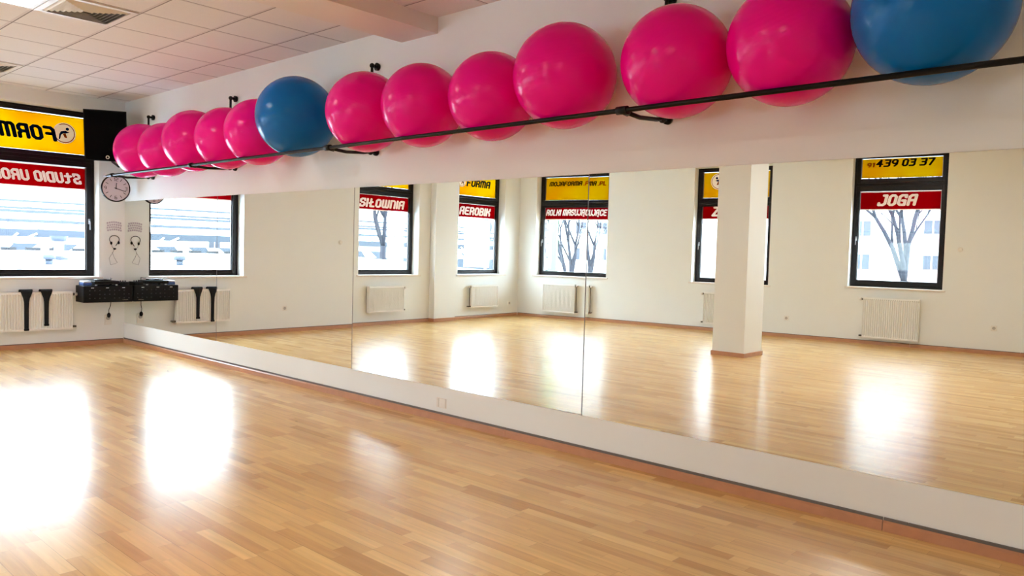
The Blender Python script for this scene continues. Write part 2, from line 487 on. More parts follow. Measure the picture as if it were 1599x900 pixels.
# ------------------------------------------------------------------ stroke lettering
def arc(cx, cy, rx, ry, a0, a1, n=6):
    return [(cx + rx * math.cos(math.radians(a0 + (a1 - a0) * i / n)), cy + ry * math.sin(math.radians(a0 + (a1 - a0) * i / n))) for i in range(n + 1)]
RECT = [(0, .6), (0, 3.4), (.6, 4), (1.4, 4), (2, 3.4), (2, .6), (1.4, 0), (.6, 0), (0, .6)]
GL = {
 'O': [RECT], '0': [RECT], 'D': [[(0, 0), (0, 4), (1.4, 4), (2, 3.4), (2, .6), (1.4, 0), (0, 0)]],
 'S': [[(2, 3.2), (2, 4), (.6, 4), (0, 3.5), (0, 2.6), (.5, 2.1), (1.5, 2), (2, 1.5), (2, .6), (1.4, 0), (0, 0), (0, .8)]],
 'T': [[(1, 4), (1, .5), (1.5, 0), (2.1, 0)], [(0, 2.9), (2, 2.9)]],
 'U': [[(0, 4), (0, .6), (.6, 0), (1.4, 0), (2, .6), (2, 4)]],
 'I': [[(0, 0), (0, 4)]],
 'R': [[(0, 0), (0, 4), (1.4, 4), (2, 3.4), (2, 2.5), (1.5, 1.9), (0, 1.9)], [(1.3, 1.9), (2, 1.2), (2, 0)]],
 'Y': [[(0, 4), (0, 2.4), (.6, 1.9), (2, 1.9)], [(2, 4), (2, .6), (1.4, 0), (.2, 0)]],
 'Ł': [[(.5, 4), (.5, 0), (2.1, 0)], [(-.1, 1.7), (1.3, 2.5)]],
 'L': [[(0, 4), (0, 0), (1.8, 0)]],
 'W': [[(0, 4), (0, .5), (.4, 0), (1, 0), (1.5, .5), (1.5, 4)], [(1.5, .5), (2, 0), (2.6, 0), (3, .5), (3, 4)]],
 'M': [[(0, 0), (0, 3.5), (.4, 4), (1.1, 4), (1.5, 3.5), (1.5, 0)], [(1.5, 3.5), (2, 4), (2.6, 4), (3, 3.5), (3, 0)]],
 'N': [[(0, 0), (0, 4), (1.4, 4), (2, 3.4), (2, 0)]],
 'A': [[(0, 0), (0, 3.4), (.6, 4), (2, 4), (2, 0)], [(0, 1.9), (2, 1.9)]],
 'Ą': [[(0, 0), (0, 3.4), (.6, 4), (2, 4), (2, -.1), (1.7, -.7), (2.3, -.8)], [(0, 1.9), (2, 1.9)]],
 'E': [[(2, 4), (.5, 4), (0, 3.5), (0, .5), (.5, 0), (2, 0)], [(0, 2.1), (1.7, 2.1)]],
 'B': [[(0, 0), (0, 4), (1.4, 4), (1.9, 3.5), (1.9, 2.6), (1.4, 2.1), (0, 2.1)], [(1.4, 2.1), (2, 1.5), (2, .6), (1.4, 0), (0, 0)]],
 'K': [[(0, 0), (0, 4)], [(2, 4), (2, 3), (.9, 2.1), (0, 2.1)], [(.9, 2.1), (2, 1.2), (2, 0)]],
 'J': [[(1.9, 4), (1.9, .6), (1.3, 0), (-.1, 0), (-.1, .7)], [(1.0, 4), (1.9, 4)]],
 'C': [[(2, 3.1), (2, 4), (.6, 4), (0, 3.4), (0, .6), (.6, 0), (2, 0), (2, .9)]],
 'G': [[(2, 3.2), (2, 4), (.6, 4), (0, 3.4), (0, .6), (.6, 0), (2, 0), (2, 1.8), (1.1, 1.8)]],
 'F': [[(0, 0), (0, 3.4), (.6, 4), (2, 4)], [(0, 2.0), (1.7, 2.0)]],
 'P': [[(0, 0), (0, 4), (1.4, 4), (2, 3.4), (2, 2.3), (1.4, 1.7), (0, 1.7)]],
 'Z': [[(0, 4), (2, 4), (0, 0), (2, 0)]],
 '.': [[(0, 0), (0.05, 0)]],
 '1': [[(.2, 3.4), (.9, 4), (.9, 0)]],
 '3': [[(0, 4), (2, 4), (2, 2.5), (1.5, 2.1), (.6, 2.1)], [(1.5, 2.1), (2, 1.6), (2, .5), (1.5, 0), (0, 0)]],
 '4': [[(1.5, 0), (1.5, 4), (0, 1.4), (2.2, 1.4)]],
 '7': [[(0, 4), (2, 4), (.8, 0)]],
 '9': [[(2, 1.7), (.6, 1.7), (0, 2.3), (0, 3.4), (.6, 4), (1.4, 4), (2, 3.4), (2, 1.2), (1.2, 0)]],
}
def adv(ch):
    if ch == ' ': return 1.5
    w = max(p[0] for s in GL[ch] for p in s)
    return w + 1.25
def lettering(b, text, x0, x1, z0, z1, y, thick=0.0016, sw=0.51, slant=0.22, mi=0):
    tot = sum(adv(ch) for ch in text) - 1.25 + 2 * sw
    k = (z1 - z0) / (4 + 2 * sw)
    kx = (x1 - x0 - (z1 - z0) * slant) / tot
    cx = sw
    dz = 0
    for ch in text:
        if ch != ' ':
            for st in GL[ch]:
                P = [Vector((x0 + (cx + p[0]) * kx + (p[1] + sw) * k * slant, 0, z0 + (p[1] + sw) * k)) for p in st]
                for p, q in zip(P[:-1], P[1:]):
                    d = q - p
                    if d.length < 1e-6: continue
                    d.normalize()
                    # stroke half widths follow the squeeze of the letter
                    nrm = Vector((-d.z, 0, d.x))
                    h = sw * math.hypot(nrm.x * kx, nrm.z * k)
                    dz += 1
                    yy = y + (dz % 5) * 0.00012
                    b.poly([tuple(p + nrm * h + Vector((0, yy, 0))), tuple(q + nrm * h + Vector((0, yy, 0))),
                            tuple(q - nrm * h + Vector((0, yy, 0))), tuple(p - nrm * h + Vector((0, yy, 0)))], (0, thick, 0), mi)
                for p in P:
                    dz += 1
                    yy = y + (dz % 5) * 0.00012
                    pts = [(p.x + sw * kx * math.cos(a * math.pi / 4 + math.pi / 8) * 1.06, yy, p.z + sw * k * math.sin(a * math.pi / 4 + math.pi / 8) * 1.06) for a in range(8)]
                    b.poly(pts, (0, thick, 0), mi)
        cx += adv(ch)

# ------------------------------------------------------------------ windows
def window(i, F, t0, t1, z, handle_low=True):
    zb, zg0, zt0, zt1, zg1, ztop = z
    mw = F @ T(t0, -REC, 0)
    w = t1 - t0
    root = empty('window_%d' % i, mw, None, None, kind='structure')
    b = MB()
    fd, fw = -0.085, 0.048
    b.box(0, fd, zb, fw, 0, ztop, 0.004).box(w - fw, fd, zb, w, 0, ztop, 0.004)
    b.box(fw - .002, fd, zb, w - fw + .002, 0, zb + 0.04, 0.004).box(fw - .002, fd, ztop - 0.04, w - fw + .002, 0, ztop, 0.004)
    zm = (zt0 + zt1) / 2
    b.box(fw - .002, fd, zm - 0.035, w - fw + .002, 0, zm + 0.035, 0.004)
    b.build('window_frame', M['frame'], root)
    def sash(za, zc, ga, gc):
        s = MB()
        g = 0.095
        s.box(0.036, -0.060, za, g, 0.012, zc, 0.005).box(w - g, -0.060, za, w - 0.036, 0.012, zc, 0.005)
        s.box(g - .003, -0.060, za, w - g + .003, 0.012, ga, 0.005).box(g - .003, -0.060, gc, w - g + .003, 0.012, zc, 0.005)
        so = s.build('sash', M['frame'], root)
        p = MB(); p.box(g - 0.008, -0.034, ga - 0.008, w - g + 0.008, -0.028, gc + 0.008)
        p.build('pane', M['glass'], so)
        q = MB()   # light spacer bar round the glazing
        y0, y1 = -0.0277, -0.020
        q.box(g, y0, ga, g + 0.010, y1, gc).box(w - g - 0.010, y0, ga, w - g, y1, gc)
        q.build('glazing_bead', M['alu'], so)
        return so
    s1 = sash(zb + 0.03, zm - 0.022, zg0, zt0 - 0.012)
    sash(zm + 0.022, ztop - 0.03, zt1, zg1)
    hx = 0.066 if handle_low else w - 0.066
    h = MB(); zc = (zb + zt0) / 2
    h.box(hx - 0.013, 0.012, zc - 0.035, hx + 0.013, 0.022, zc + 0.035, 0.004)
    h.tube([(hx, 0.02, zc), (hx, 0.05, zc), (hx, 0.055, zc - 0.02), (hx, 0.055, zc - 0.11)], 0.007, 10)
    h.build('handle', M['alu'], s1)
    s = MB()
    s.box(0, -0.14, zb - 0.03, w, REC + 0.001, zb - 0.001, 0.0)
    s.box(-0.045, REC + 0.001, zb - 0.03, w + 0.045, REC + 0.035, zb - 0.002, 0.004)
    s.build('window_sill', M['sill'], root)
    return mw, w

def sign(mw, name_mat, x0, x1, z0, z1, texts, label, extra=None, edge=True):
    """texts: (string, x0, x1, z0, z1, material key, part name)"""
    root = empty('window_sign', mw @ T(0, 0, z0), label, 'sign', 'advertising films on the windows')
    yb, yf = -0.0270, -0.0258
    MB().box(x0, yb, 0, x1, yf, z1 - z0).build('film', M[name_mat], root)
    if edge:
        e = MB()
        e.box(x0, yb, -0.016, x1, yf, -0.0005).box(x0, yb, z1 - z0 + 0.0005, x1, yf, z1 - z0 + 0.016)
        e.build('film_edge', M['cream_film'], root)
    for (s, a, c_, za, zc, mk) in texts:
        b = MB(); lettering(b, s, a, c_, za - z0, zc - z0, -0.0256)
        b.build('lettering', M[mk], root)
    if extra: extra(root)
    return root

def logo(cx, cz, r):
    def fn(root):
        b = MB()
        b.poly([(cx + r * math.cos(a * math.pi / 16), -0.0257, cz + r * math.sin(a * math.pi / 16)) for a in range(32)], (0, 0.0008, 0))
        b.build('logo_disc', M['white_film'], root)
        b = MB()
        def band(r0, r1, a0, a1, y, mi):
            n = 20
            o_ = [(cx + r1 * math.cos(math.radians(a0 + (a1 - a0) * i / n)), y, cz + r1 * math.sin(math.radians(a0 + (a1 - a0) * i / n))) for i in range(n + 1)]
            i_ = [(cx + r0 * math.cos(math.radians(a0 + (a1 - a0) * i / n)), y, cz + r0 * math.sin(math.radians(a0 + (a1 - a0) * i / n))) for i in range(n + 1)]
            for k in range(n):
                b.poly([o_[k], o_[k + 1], i_[k + 1], i_[k]], (0, 0.0008, 0), mi)
        band(r * 0.84, r * 0.92, 60, 330, -0.0248, 1)
        # leaping figure: head, body sweep, leg
        b.poly([(cx - r * .25 + r * .15 * math.cos(a * math.pi / 6), -0.0248, cz + r * .42 + r * .15 * math.sin(a * math.pi / 6)) for a in range(12)], (0, 0.0008, 0), 0)
        for pts, mi in (([(-.45, .1), (-.1, .25), (.35, .15), (.1, -.02), (-.15, .0)], 0), ([(-.1, .0), (.15, -.05), (.0, -.4), (-.25, -.45)], 1),
                        ([(.3, .15), (.45, -.1), (.5, -.6), (.38, -.6), (.3, -.2), (.1, .0)], 0)):
            b.poly([(cx + r * p[0], -0.0246, cz + r * p[1]) for p in pts], (0, 0.0008, 0), mi)
        b.build('emblem', [M['blue_film'], M['orange_film']], root)
    return fn

G = 0.098
# left wall window 1
mw, w = window(1, F_LEFT, *WIN_LEFT[0], STD)
o0 = WIN_LEFT[0][0]
sign(mw, 'red', G, w - G, 2.045, 2.315, [('STUDIO URODY', .475 - o0 - .01, 1.60 - o0, 2.105, 2.245, 'white_film')],
     'red sign film on the window beside the mirror, lettering reads reversed from inside')
sign(mw, 'yellow', G, w - G, 2.495, 2.97, [('FORMA', .755 - o0, 1.58 - o0, 2.63, 2.82, 'blue_film')],
     'yellow film above the reversed red sign, with round emblem and blue lettering', logo(.675 - o0, 2.752 - 2.495, .135), edge=False)
# window 2
mw, w = window(2, F_LEFT, *WIN_LEFT[1], STD)
o0 = WIN_LEFT[1][0]
sign(mw, 'red', G, w - G, 2.07, 2.325, [('SIŁOWNIA', 4.30 - o0, 5.38 - o0, 2.105, 2.265, 'white_film')],
     'red window sign reading SIŁOWNIA, seen in the mirror')
sign(mw, 'yellow', G, w - G, 2.495, 2.97, [], 'yellow film above the red SIŁOWNIA sign', edge=False)
# window 3
mw, w = window(3, F_LEFT, *WIN_LEFT[2], STD)
o0 = WIN_LEFT[2][0]
sign(mw, 'red', G, w - G, 2.06, 2.325, [('AEROBIK', 6.83 - o0, 7.79 - o0, 2.10, 2.27, 'white_film')],
     'red window sign reading AEROBIK beside the wall pilaster')
sign(mw, 'yellow', G, w - G, 2.495, 2.97, [('FORMA', 7.02 - o0, 7.76 - o0, 2.68, 2.83, 'blue_film')],
     'yellow film with blue FORMA lettering above the AEROBIK sign', logo(6.90 - o0, 2.76 - 2.495, .10), edge=False)
# back wall windows
mw, w = window(4, F_BACK, *WIN_BACK[0], STD)
o0 = WIN_BACK[0][0]
sign(mw, 'red', G, w - G, 2.095, 2.365, [('ROLKI MASUJĄCE', tb(.47) - o0, tb(1.60) - o0, 2.165, 2.30, 'white_film')],
     'red window sign reading ROLKI MASUJĄCE, split by the mirror seam')
sign(mw, 'yellow', G, w - G, 2.495, 2.97, [('MOJAFORMA', tb(.535) - o0, tb(1.335) - o0, 2.79, 2.885, 'black_film'), ('.PL', tb(1.35) - o0, tb(1.57) - o0, 2.79, 2.885, 'orange_film')],
     'yellow film with black web address above the ROLKI MASUJĄCE sign', edge=False)
mw, w = window(5, F_BACK, *WIN_BACK[1], STD)
o0 = WIN_BACK[1][0]
sign(mw, 'red', G, w - G, 2.105, 2.375, [('ZUMBA', tb(3.80) - o0, tb(4.62) - o0, 2.145, 2.33, 'white_film')],
     'red window sign mostly hidden behind the free standing column')
sign(mw, 'yellow', G, w - G, 2.495, 2.97, [], 'yellow film with white ringed disc, partly hidden by the column', logo(tb(3.92) - o0, 2.80 - 2.495, .15), edge=False)
mw, w = window(6, F_BACK, *WIN_BACK[2], Z_BACK[2])
o0 = WIN_BACK[2][0]
sign(mw, 'red', G, w - G, 2.255, 2.535, [('JOGA', tb(6.655) - o0, tb(7.27) - o0, 2.305, 2.50, 'white_film')],
     'red window sign reading JOGA')
sign(mw, 'yellow', G, w - G, 2.775, 3.095, [('91', tb(6.465) - o0, tb(6.60) - o0, 2.955, 3.035, 'orange_film'), ('439', tb(6.60) - o0, tb(6.96) - o0, 2.955, 3.08, 'black_film'),
     ('03', tb(6.99) - o0, tb(7.22) - o0, 2.955, 3.08, 'black_film'), ('37', tb(7.25) - o0, tb(7.49) - o0, 2.955, 3.08, 'black_film')],
     'yellow film with telephone number 91 439 03 37 above the JOGA sign', edge=False)

# ------------------------------------------------------------------ mirrors
mirror_labels = ['mirror panel in the corner reflecting the clock and console', 'mirror panel reflecting the blank wall left of SIŁOWNIA window',
                 'mirror panel reflecting the SIŁOWNIA and AEROBIK windows', 'largest looking mirror panel at the right, reflecting the white column']
for i in range(4):
    xc = (i + .5) * PW
    yaw = 0.0143 if i == 2 else 0.0
    yo = -0.0035 if i == 2 else 0.0
    mw = T(xc, yo, ZMB) @ Matrix.Rotation(yaw, 4, 'Z')
    root = empty('wall_mirror', mw, mirror_labels[i], 'mirror', 'mirror panels along the wall')
    h = PW / 2 - 0.0035
    b = MB(); b.box(-h, 0.0, 0.001, h, 0.005, ZMT - ZMB - 0.001)
    b.build('mirror_glass', M['mirror'], root)
    b = MB(); b.box(-h, 0.0052, 0.001, h, 0.011, ZMT - ZMB - 0.001)
    b.build('backing', M['mirror_edge'], root)
    if i:
        MB().box(-h - .0065, -0.0006, 0.001, -h + .0002, 0.011, ZMT - ZMB - 0.001).build('seam_strip', M['gasket'], root)

# ------------------------------------------------------------------ radiators
def radiator(F, t0, t1, z0, z1, valve_low, pipe, label):
    root = empty('radiator', F @ T(t0, 0, z0), label, 'radiator', 'white panel radiators under the windows')
    w, h = t1 - t0, z1 - z0
    b = MB()
    n = int(round(w / 0.033))
    m_ = 0.028
    pitch = (w - 2 * m_) / n
    prof = [(0.003, 0.075), (m_ - .006, 0.075), (m_, 0.100)]
    for k in range(n):
        x = m_ + k * pitch
        prof += [(x + pitch * .16, 0.100), (x + pitch * .32, 0.075), (x + pitch * .68, 0.075), (x + pitch * .84, 0.100)]
    prof += [(w - m_, 0.100), (w - m_ + .006, 0.075), (w - .003, 0.075)]
    def col(zz, x, y): return Vector((x, y, zz))
    # ribbed front sheet, flattening at the top and bottom edge
    levels = [(0.004, 0), (0.026, 0), (0.042, 1), (h - 0.042, 1), (h - 0.026, 0), (h - 0.004, 0)]
    rows = [[b.bm.verts.new((x, (y if f else 0.098), zz)) for x, y in prof] for zz, f in levels]
    for r0, r1 in zip(rows[:-1], rows[1:]):
        for k in range(len(prof) - 1):
            b.bm.faces.new((r0[k], r0[k + 1], r1[k + 1], r1[k]))
    b.box(0.003, 0.030, 0.004, w - 0.003, 0.036, h - 0.004)
    b.build('radiator_panel', M['radiator'], root)
    s = MB()
    s.box(0, 0.028, 0, 0.004, 0.101, h, 0.001)
    s.build('side_cover', M['radiator'], root)
    MB().box(w - 0.004, 0.028, 0, w, 0.101, h, 0.001).build('side_cover', M['radiator'], root)
    g = MB()
    k = 0.01
    g.box(0.004, 0.028, h - 0.004, w - 0.004, 0.034, h).box(0.004, 0.095, h - 0.004, w - 0.004, 0.101, h)
    while k < w - 0.02:
        g.box(k, 0.034, h - 0.004, k + 0.011, 0.095, h - 0.001); k += 0.022
    g.build('top_grille', M['radiator'], root)
    for x in (w * .18, w * .82):
        MB().box(x - .015, 0.001, h * .15, x + .015, 0.03, h * .9).build('wall_bracket', M['radiator'], root)
    sx, dx = (0, -1) if valve_low else (w, 1)
    v = MB()
    v.cyl((sx, .065, h - .035), (sx + dx * .03, .065, h - .035), .013, 12)
    v.cyl((sx + dx * .012, .065, h - .035), (sx + dx * .024, .065, h - .035), .018, 6)
    v.build('valve', M['brass'], root)
    kn = MB(); kn.cyl((sx + dx * .03, .065, h - .035), (sx + dx * .061, .065, h - .035), .024, 16, r1=.019)
    kn.build('valve_knob', M['plastic_white'], root)
    lo = MB()
    lo.cyl((sx, .065, .035), (sx + dx * .05, .065, .035), .014, 12)
    lo.cyl((sx + dx * .035, .065, .035), (sx + dx * .035, 0.0, .035), .010, 12)
    lo.build('lower_fitting', M['brass'], root)
    if pipe:
        p = MB()
        p.tube([(sx + dx * .028, .065, h - .035), (sx + dx * .028, .065, .05)], .0085, 10)
        p.build('pipe', M['brass'], root)
    return root
radiator(F_LEFT, .67, 1.47, .225, .712, True, False, 'white radiator draped with two black straps below the corner window')
radiator(F_LEFT, 4.33, 5.14, .222, .70, False, False, 'white radiator under the SIŁOWNIA window')
radiator(F_LEFT, 6.95, 7.74, .216, .68, True, True, 'white radiator under the AEROBIK window with pipe on its left')
radiator(F_BACK, tb(.63), tb(1.385), .13, .735, False, True, 'white radiator under the ROLKI MASUJĄCE window, pipe on its right')
radiator(F_BACK, tb(3.83), tb(4.61), .126, .725, True, False, 'white radiator half hidden behind the column')
radiator(F_BACK, tb(6.57), tb(7.405), .105, .783, True, False, 'large white radiator under the JOGA window')

# ------------------------------------------------------------------ sockets and wall fittings
def socket(F, t, z, label, twin=False, s=0.040):
    root = empty('wall_socket', F @ T(t, 0, z), label, 'socket')
    w = 2 * s if twin else s
    MB().box(-w, 0, -s, w, 0.009, s, 0.003).build('cover_plate', M['plastic_white'], root)
    for cx in ((-s, s) if twin else (0,)):
        ins = MB(); ins.cyl((cx, 0.009, 0), (cx, 0.0105, 0), s * .62, 20)
        ins.build('socket_well', M['socket_well'] if not twin else M['plastic_white'], root)
        pn = MB(); pn.cyl((cx, .0105, s * .2), (cx, .019, s * .2), .004, 8)
        pn.build('earth_pin', M['silver'], root)
    return root
socket(F_LEFT, 2.446, .378, 'white socket low on the blank wall left of SIŁOWNIA window')
socket(F_LEFT, 8.22, .275, 'white socket low on the wall near the far corner')
socket(F_BACK, tb(5.319), .336, 'white socket low on the wall just right of the column')
socket(F_BACK, tb(8.416), .403, 'white socket low on the wall right of the JOGA radiator')
def round_fitting(F, t, z, label):
    root = empty('wall_dial', F @ T(t, 0, z), label, 'wall fitting')
    b = MB(); b.cyl((0, 0, 0), (0, .012, 0), .040, 28); b.build('base_plate', M['plastic_white'], root)
    b = MB(); b.cyl((0, .012, 0), (0, .03, 0), .028, 28, r1=.024); b.build('cap', M['plastic_white'], root)
round_fitting(F_LEFT, 3.488, 1.452, 'small round white fitting on the blank wall left of SIŁOWNIA')
round_fitting(F_BACK, tb(7.918), 1.60, 'small round white fitting right of the JOGA window')
# blank double plate below the mirror
root = empty('blank_plate', Matrix(((-1, 0, 0, 6.35), (0, -1, 0, 0), (0, 0, 1, .145), (0, 0, 0, 1))), 'white double blanking plate on the strip below the mirror', 'wall fitting')
MB().box(-.074, 0, -.035, .002, .008, .035, .002).build('plate', M['plastic_white'], root)
MB().box(.006, 0, -.035, .03, .010, .035, .002).build('side_cover', M['plastic_white'], root)
MB().box(-.079, 0, -.039, .034, .003, .039).build('gasket', M['sill'], root)

# ------------------------------------------------------------------ ball rack
RY = -0.50
def rail_z(x): return 2.176 + (x - .9) * .003
rack = empty('ball_rack', T(0, 0, 2.176), 'black tubular wall rack holding the row of exercise balls above the mirror', 'rack')
b = MB()
b.tube([(.76, RY, rail_z(.76) - 2.176), (1.0, RY, rail_z(1) - 2.176), (5.6, RY, rail_z(5.6) - 2.176), (11.2, RY, rail_z(11.2) - 2.176)], .0145, 14)
b.build('front_rail', M['black'], rack)
b = MB(); b.tube([(.66, RY, -.001), (.76, RY, 0)], .006, 8); b.build('rail_tip', M['black'], rack)
for bx in (.915, 3.005, 5.47, 8.375, 11.0):
    rz = rail_z(bx) - 2.176
    br = MB()
    br.tube([(bx, RY, rz - .002), (bx, -.32, rz - .014), (bx, -.14, rz), (bx, -.07, rz + .014), (bx, -.012, rz + .02)], .0135, 12)
    br.build('lower_arm', M['black'], rack)
    k = MB()
    k.cyl((bx - .035, RY, rz), (bx + .035, RY, rz), .024, 16)
    k.cyl((bx, RY, rz), (bx, RY + .055, rz - .006), .021, 16)
    k.build('rail_clamp', M['black'], rack)
    f = MB()
    f.cyl((bx, -.022, rz + .02), (bx, -.001, rz + .02), .033, 20)
    f.sphere((bx, -.07, rz + .012), .024, 16, 12)
    f.build('lower_flange', M['black'], rack)
    p = MB(); p.cyl((bx, -.07, rz), (bx, -.07, .75), .0125, 12); p.build('upright', M['black'], rack)
    u = MB()
    u.sphere((bx, -.07, .765), .022, 16, 12)
    u.cyl((bx, -.07, .765), (bx, -.02, .765), .014, 12)
    u.cyl((bx, -.024, .765), (bx, -.001, .765), .034, 20, r1=.030)
    u.build('upper_flange', M['black'], rack)

# ------------------------------------------------------------------ exercise balls
BALLS = [(1.361, 2.474, .319, 'pink'), (1.988, 2.457, .304, 'pink'), (2.709, 2.457, .325, 'pink'), (3.398, 2.414, .311, 'pink'),
         (4.025, 2.45, .315, 'pink'), (4.758, 2.513, .356, 'blue'), (5.734, 2.474, .323, 'pink'), (6.423, 2.478, .312, 'pink'),
         (7.144, 2.447, .304, 'pink'), (7.809, 2.487, .329, 'pink'), (8.607, 2.492, .315, 'pink'), (9.262, 2.486, .314, 'pink'),
         (9.926, 2.546, .341, 'blue')]
BL = ['pink exercise ball at the far left end of the rack, by the speaker',
      'second pink exercise ball from the speaker end of the rack',
      'third pink exercise ball from the speaker end, taller than both its neighbours',
      'fourth pink exercise ball from the speaker end, in front of the second wall bracket',
      'pink exercise ball touching the left side of the smaller looking blue ball',
      'blue exercise ball between pink ones in the left half of the rack',
      'pink exercise ball directly right of the left blue ball, under a bracket',
      'second pink exercise ball to the right of the left blue ball',
      'third pink exercise ball right of the left blue ball, smaller than the next',
      'large pink exercise ball just left of the nearest rail clamp',
      'pink exercise ball just right of the nearest rail clamp, cut by the frame top',
      'last pink exercise ball before the big blue one at the right',
      'big blue exercise ball at the right end, cut off by the frame top']
for (x, z, R, colr), lab in zip(BALLS, BL):
    dy = RY + R + .002
    zr = rail_z(x) + math.sqrt((R + .0148) ** 2 - dy ** 2)
    zz = zr
    mb = MB(); mb.sphere((0, 0, 0), R, 72, 48)
    o = mb.build('exercise_ball', M[colr], world=T(x, -(R + .002), zz) @ Matrix.Rotation(rnd.uniform(-.6, .6), 4, 'X') @ Matrix.Rotation(rnd.uniform(-.6, .6), 4, 'Y'))
    tag(o, lab, 'exercise ball', 'exercise balls on the rack')

# ------------------------------------------------------------------ ceiling fittings
def cell(i, j): return 0.1636 + .6 * i, -0.3647 - .6 * (j + 1)
def ceiling_light(i, j, label):
    x, y = cell(i, j)
    root = empty('ceiling_light', T(x, y, CEIL), label, 'ceiling light', 'square ceiling light panels')
    MB().box(.03, .03, -.004, .57, .57, -.0005).build('diffuser', M['lamp'], root)
    b = MB()
    b.box(0.002, 0.002, -.008, .598, .03, -.0005).box(0.002, .57, -.008, .598, .598, -.0005).box(0.002, .03, -.008, .03, .57, -.0005).box(.57, .03, -.008, .598, .57, -.0005)
    b.build('frame', M['metal_white'], root)
for (i, j), lab in {(6, 3): 'bright square ceiling light beside the louvred vent', (12, 6): 'square ceiling light added over the middle of the room, above the frame',
                    (16, 6): 'square ceiling light added right above the viewer', (12, 9): 'square ceiling light added near the column, above the frame', (16, 9): 'square ceiling light added behind the viewer on the right'}.items():  # all but the first are unseen, added to brighten the near floor
    ceiling_light(i, j, lab)
def vent(i, j, label):
    x, y = cell(i, j)
    root = empty('ceiling_vent', T(x, y, CEIL), label, 'vent')
    MB().box(.03, .03, -.003, .57, .57, -.0005).build('backing', M['vent_dark'], root)
    b = MB()
    b.box(0.004, 0.004, -.010, .596, .05, -.001).box(0.004, .55, -.010, .596, .596, -.001).box(0.004, .05, -.010, .05, .55, -.001).box(.55, .05, -.010, .596, .55, -.001)
    b.build('frame', M['metal_white'], root)
    s = MB()
    cx = cy = .3
    for k in range(7):
        r = .245 - k * .032
        for q in range(4):
            ca, sa = [(1, 0), (0, 1), (-1, 0), (0, -1)][q]
            def P(u, v, zz): return (cx + ca * u - sa * v, cy + sa * u + ca * v, zz)
            r2 = r - .020
            s.poly([P(r, -r, -.004), P(r, r, -.004), P(r2, r2, -.018), P(r2, -r2, -.018)], (0, 0, -.0015))
    s.build('louvre', M['metal_white'], root)
vent(6, 2, 'square louvred ceiling vent beside the bright ceiling light')
vent(1, 2, 'square louvred ceiling vent by the window wall, at the left edge')

# ------------------------------------------------------------------ loudspeaker
spk_m = T(.30, -.315, 2.41) @ Matrix.Rotation(math.radians(-30), 4, 'Z') @ Matrix.Rotation(math.radians(9), 4, 'Y')
spk = empty('loudspeaker', spk_m, 'black loudspeaker hung high in the corner above the clock', 'loudspeaker')
b = MB()
w_, d_, h_ = .245, .17, .63
b.poly([(-d_, -w_ * .72, 0), (d_, -w_, 0), (d_, w_, 0), (-d_, w_ * .72, 0)], (0, 0, h_))
b.build('cabinet', M['black_plastic'], spk)
MB().box(d_ + .0005, -w_ + .012, .012, d_ + .010, w_ - .012, h_ - .012, .003).build('grille', M['speaker'], spk)
b = MB(); b.cyl((d_ + .010, .02, .05), (d_ + .013, .02, .05), .022, 24); b.build('badge', M['silver'], spk)
b = MB(); b.cyl((d_ + .013, .02, .05), (d_ + .0145, .02, .05), .013, 24); b.build('badge_centre', M['black_plastic'], spk)
b = MB()
b.tube([(.04, .12, -.001), (.04, .12, -.07), (-.23, .0, -.03)], .014, 12)
b.build('bracket', M['black'], spk)

# ------------------------------------------------------------------ clock
ck = empty('wall_clock', T(.34, -.243, 2.055) @ Matrix.Rotation(math.radians(-8), 4, 'Z'), 'round white clock with black rim below the loudspeaker', 'clock')
def xdisc(b, r, x0, x1, seg=48, mi=0): b.cyl((x0, 0, 0), (x1, 0, 0), r, seg, mi)
b = MB(); xdisc(b, .160, -.02, .004); b.build('clock_face', M['clock_face'], ck)
b = MB()
n = 64
pr = [(-.024, .158), (-.024, .172), (-.005, .175), (.010, .170), (.010, .159)]
rr = [[b.bm.verts.new((x, r * math.cos(2 * math.pi * k / n), r * math.sin(2 * math.pi * k / n))) for k in range(n)] for x, r in pr]
for a in range(len(pr)):
    for k in range(n):
        f = b.bm.faces.new((rr[a][k], rr[a][(k + 1) % n], rr[(a + 1) % len(pr)][(k + 1) % n], rr[(a + 1) % len(pr)][k])); f.smooth = False
b.build('rim', M['black_plastic'], ck)
# numerals 12, 3, 6, 9 and strokes; the face looks along +x, its right hand side is +y
GL['2'] = [[(0, 4), (2, 4), (2, 2.1), (0, 2.1), (0, 0), (2, 0)]]
GL['6'] = [[(2, 4), (0, 4), (0, 0), (2, 0), (2, 2.1), (0, 2.1)]]
for txt, yy, zz, wd in (('12', 0, .115, .055), ('3', .122, 0, .028), ('6', 0, -.118, .028), ('9', -.122, 0, .028)):
    t_ = MB(); lettering(t_, txt, -wd / 2, wd / 2, -.022, .022, 0, .0008, sw=.25, slant=0)
    for v in t_.bm.verts:
        v.co = Vector((.0045 + v.co.y, yy + v.co.x, zz + v.co.z))
    t_.build('numeral', M['black_plastic'], ck)
for h in range(12):
    if h % 3 == 0: continue
    a = math.radians(90 - h * 30)
    c_, s_ = math.cos(a), math.sin(a)
    hm = MB(); hm.tube([(.005, c_ * .103, s_ * .103), (.005, c_ * .138, s_ * .138)], .0036, 6)
    hm.build('hour_mark', M['black_plastic'], ck)
b = MB()
a = math.radians(90 - 6)
b.tube([(.008, 0, 0), (.008, math.cos(a) * .07, math.sin(a) * .07)], .0045, 6)
b.build('hour_hand', M['black_plastic'], ck)
b = MB()
a = math.radians(-17)
b.tube([(.010, -math.cos(a) * .02, -math.sin(a) * .02), (.010, math.cos(a) * .125, math.sin(a) * .125)], .0036, 6)
b.sphere((.009, 0, 0), .009, 12, 8)
b.build('minute_hand', M['black_plastic'], ck)
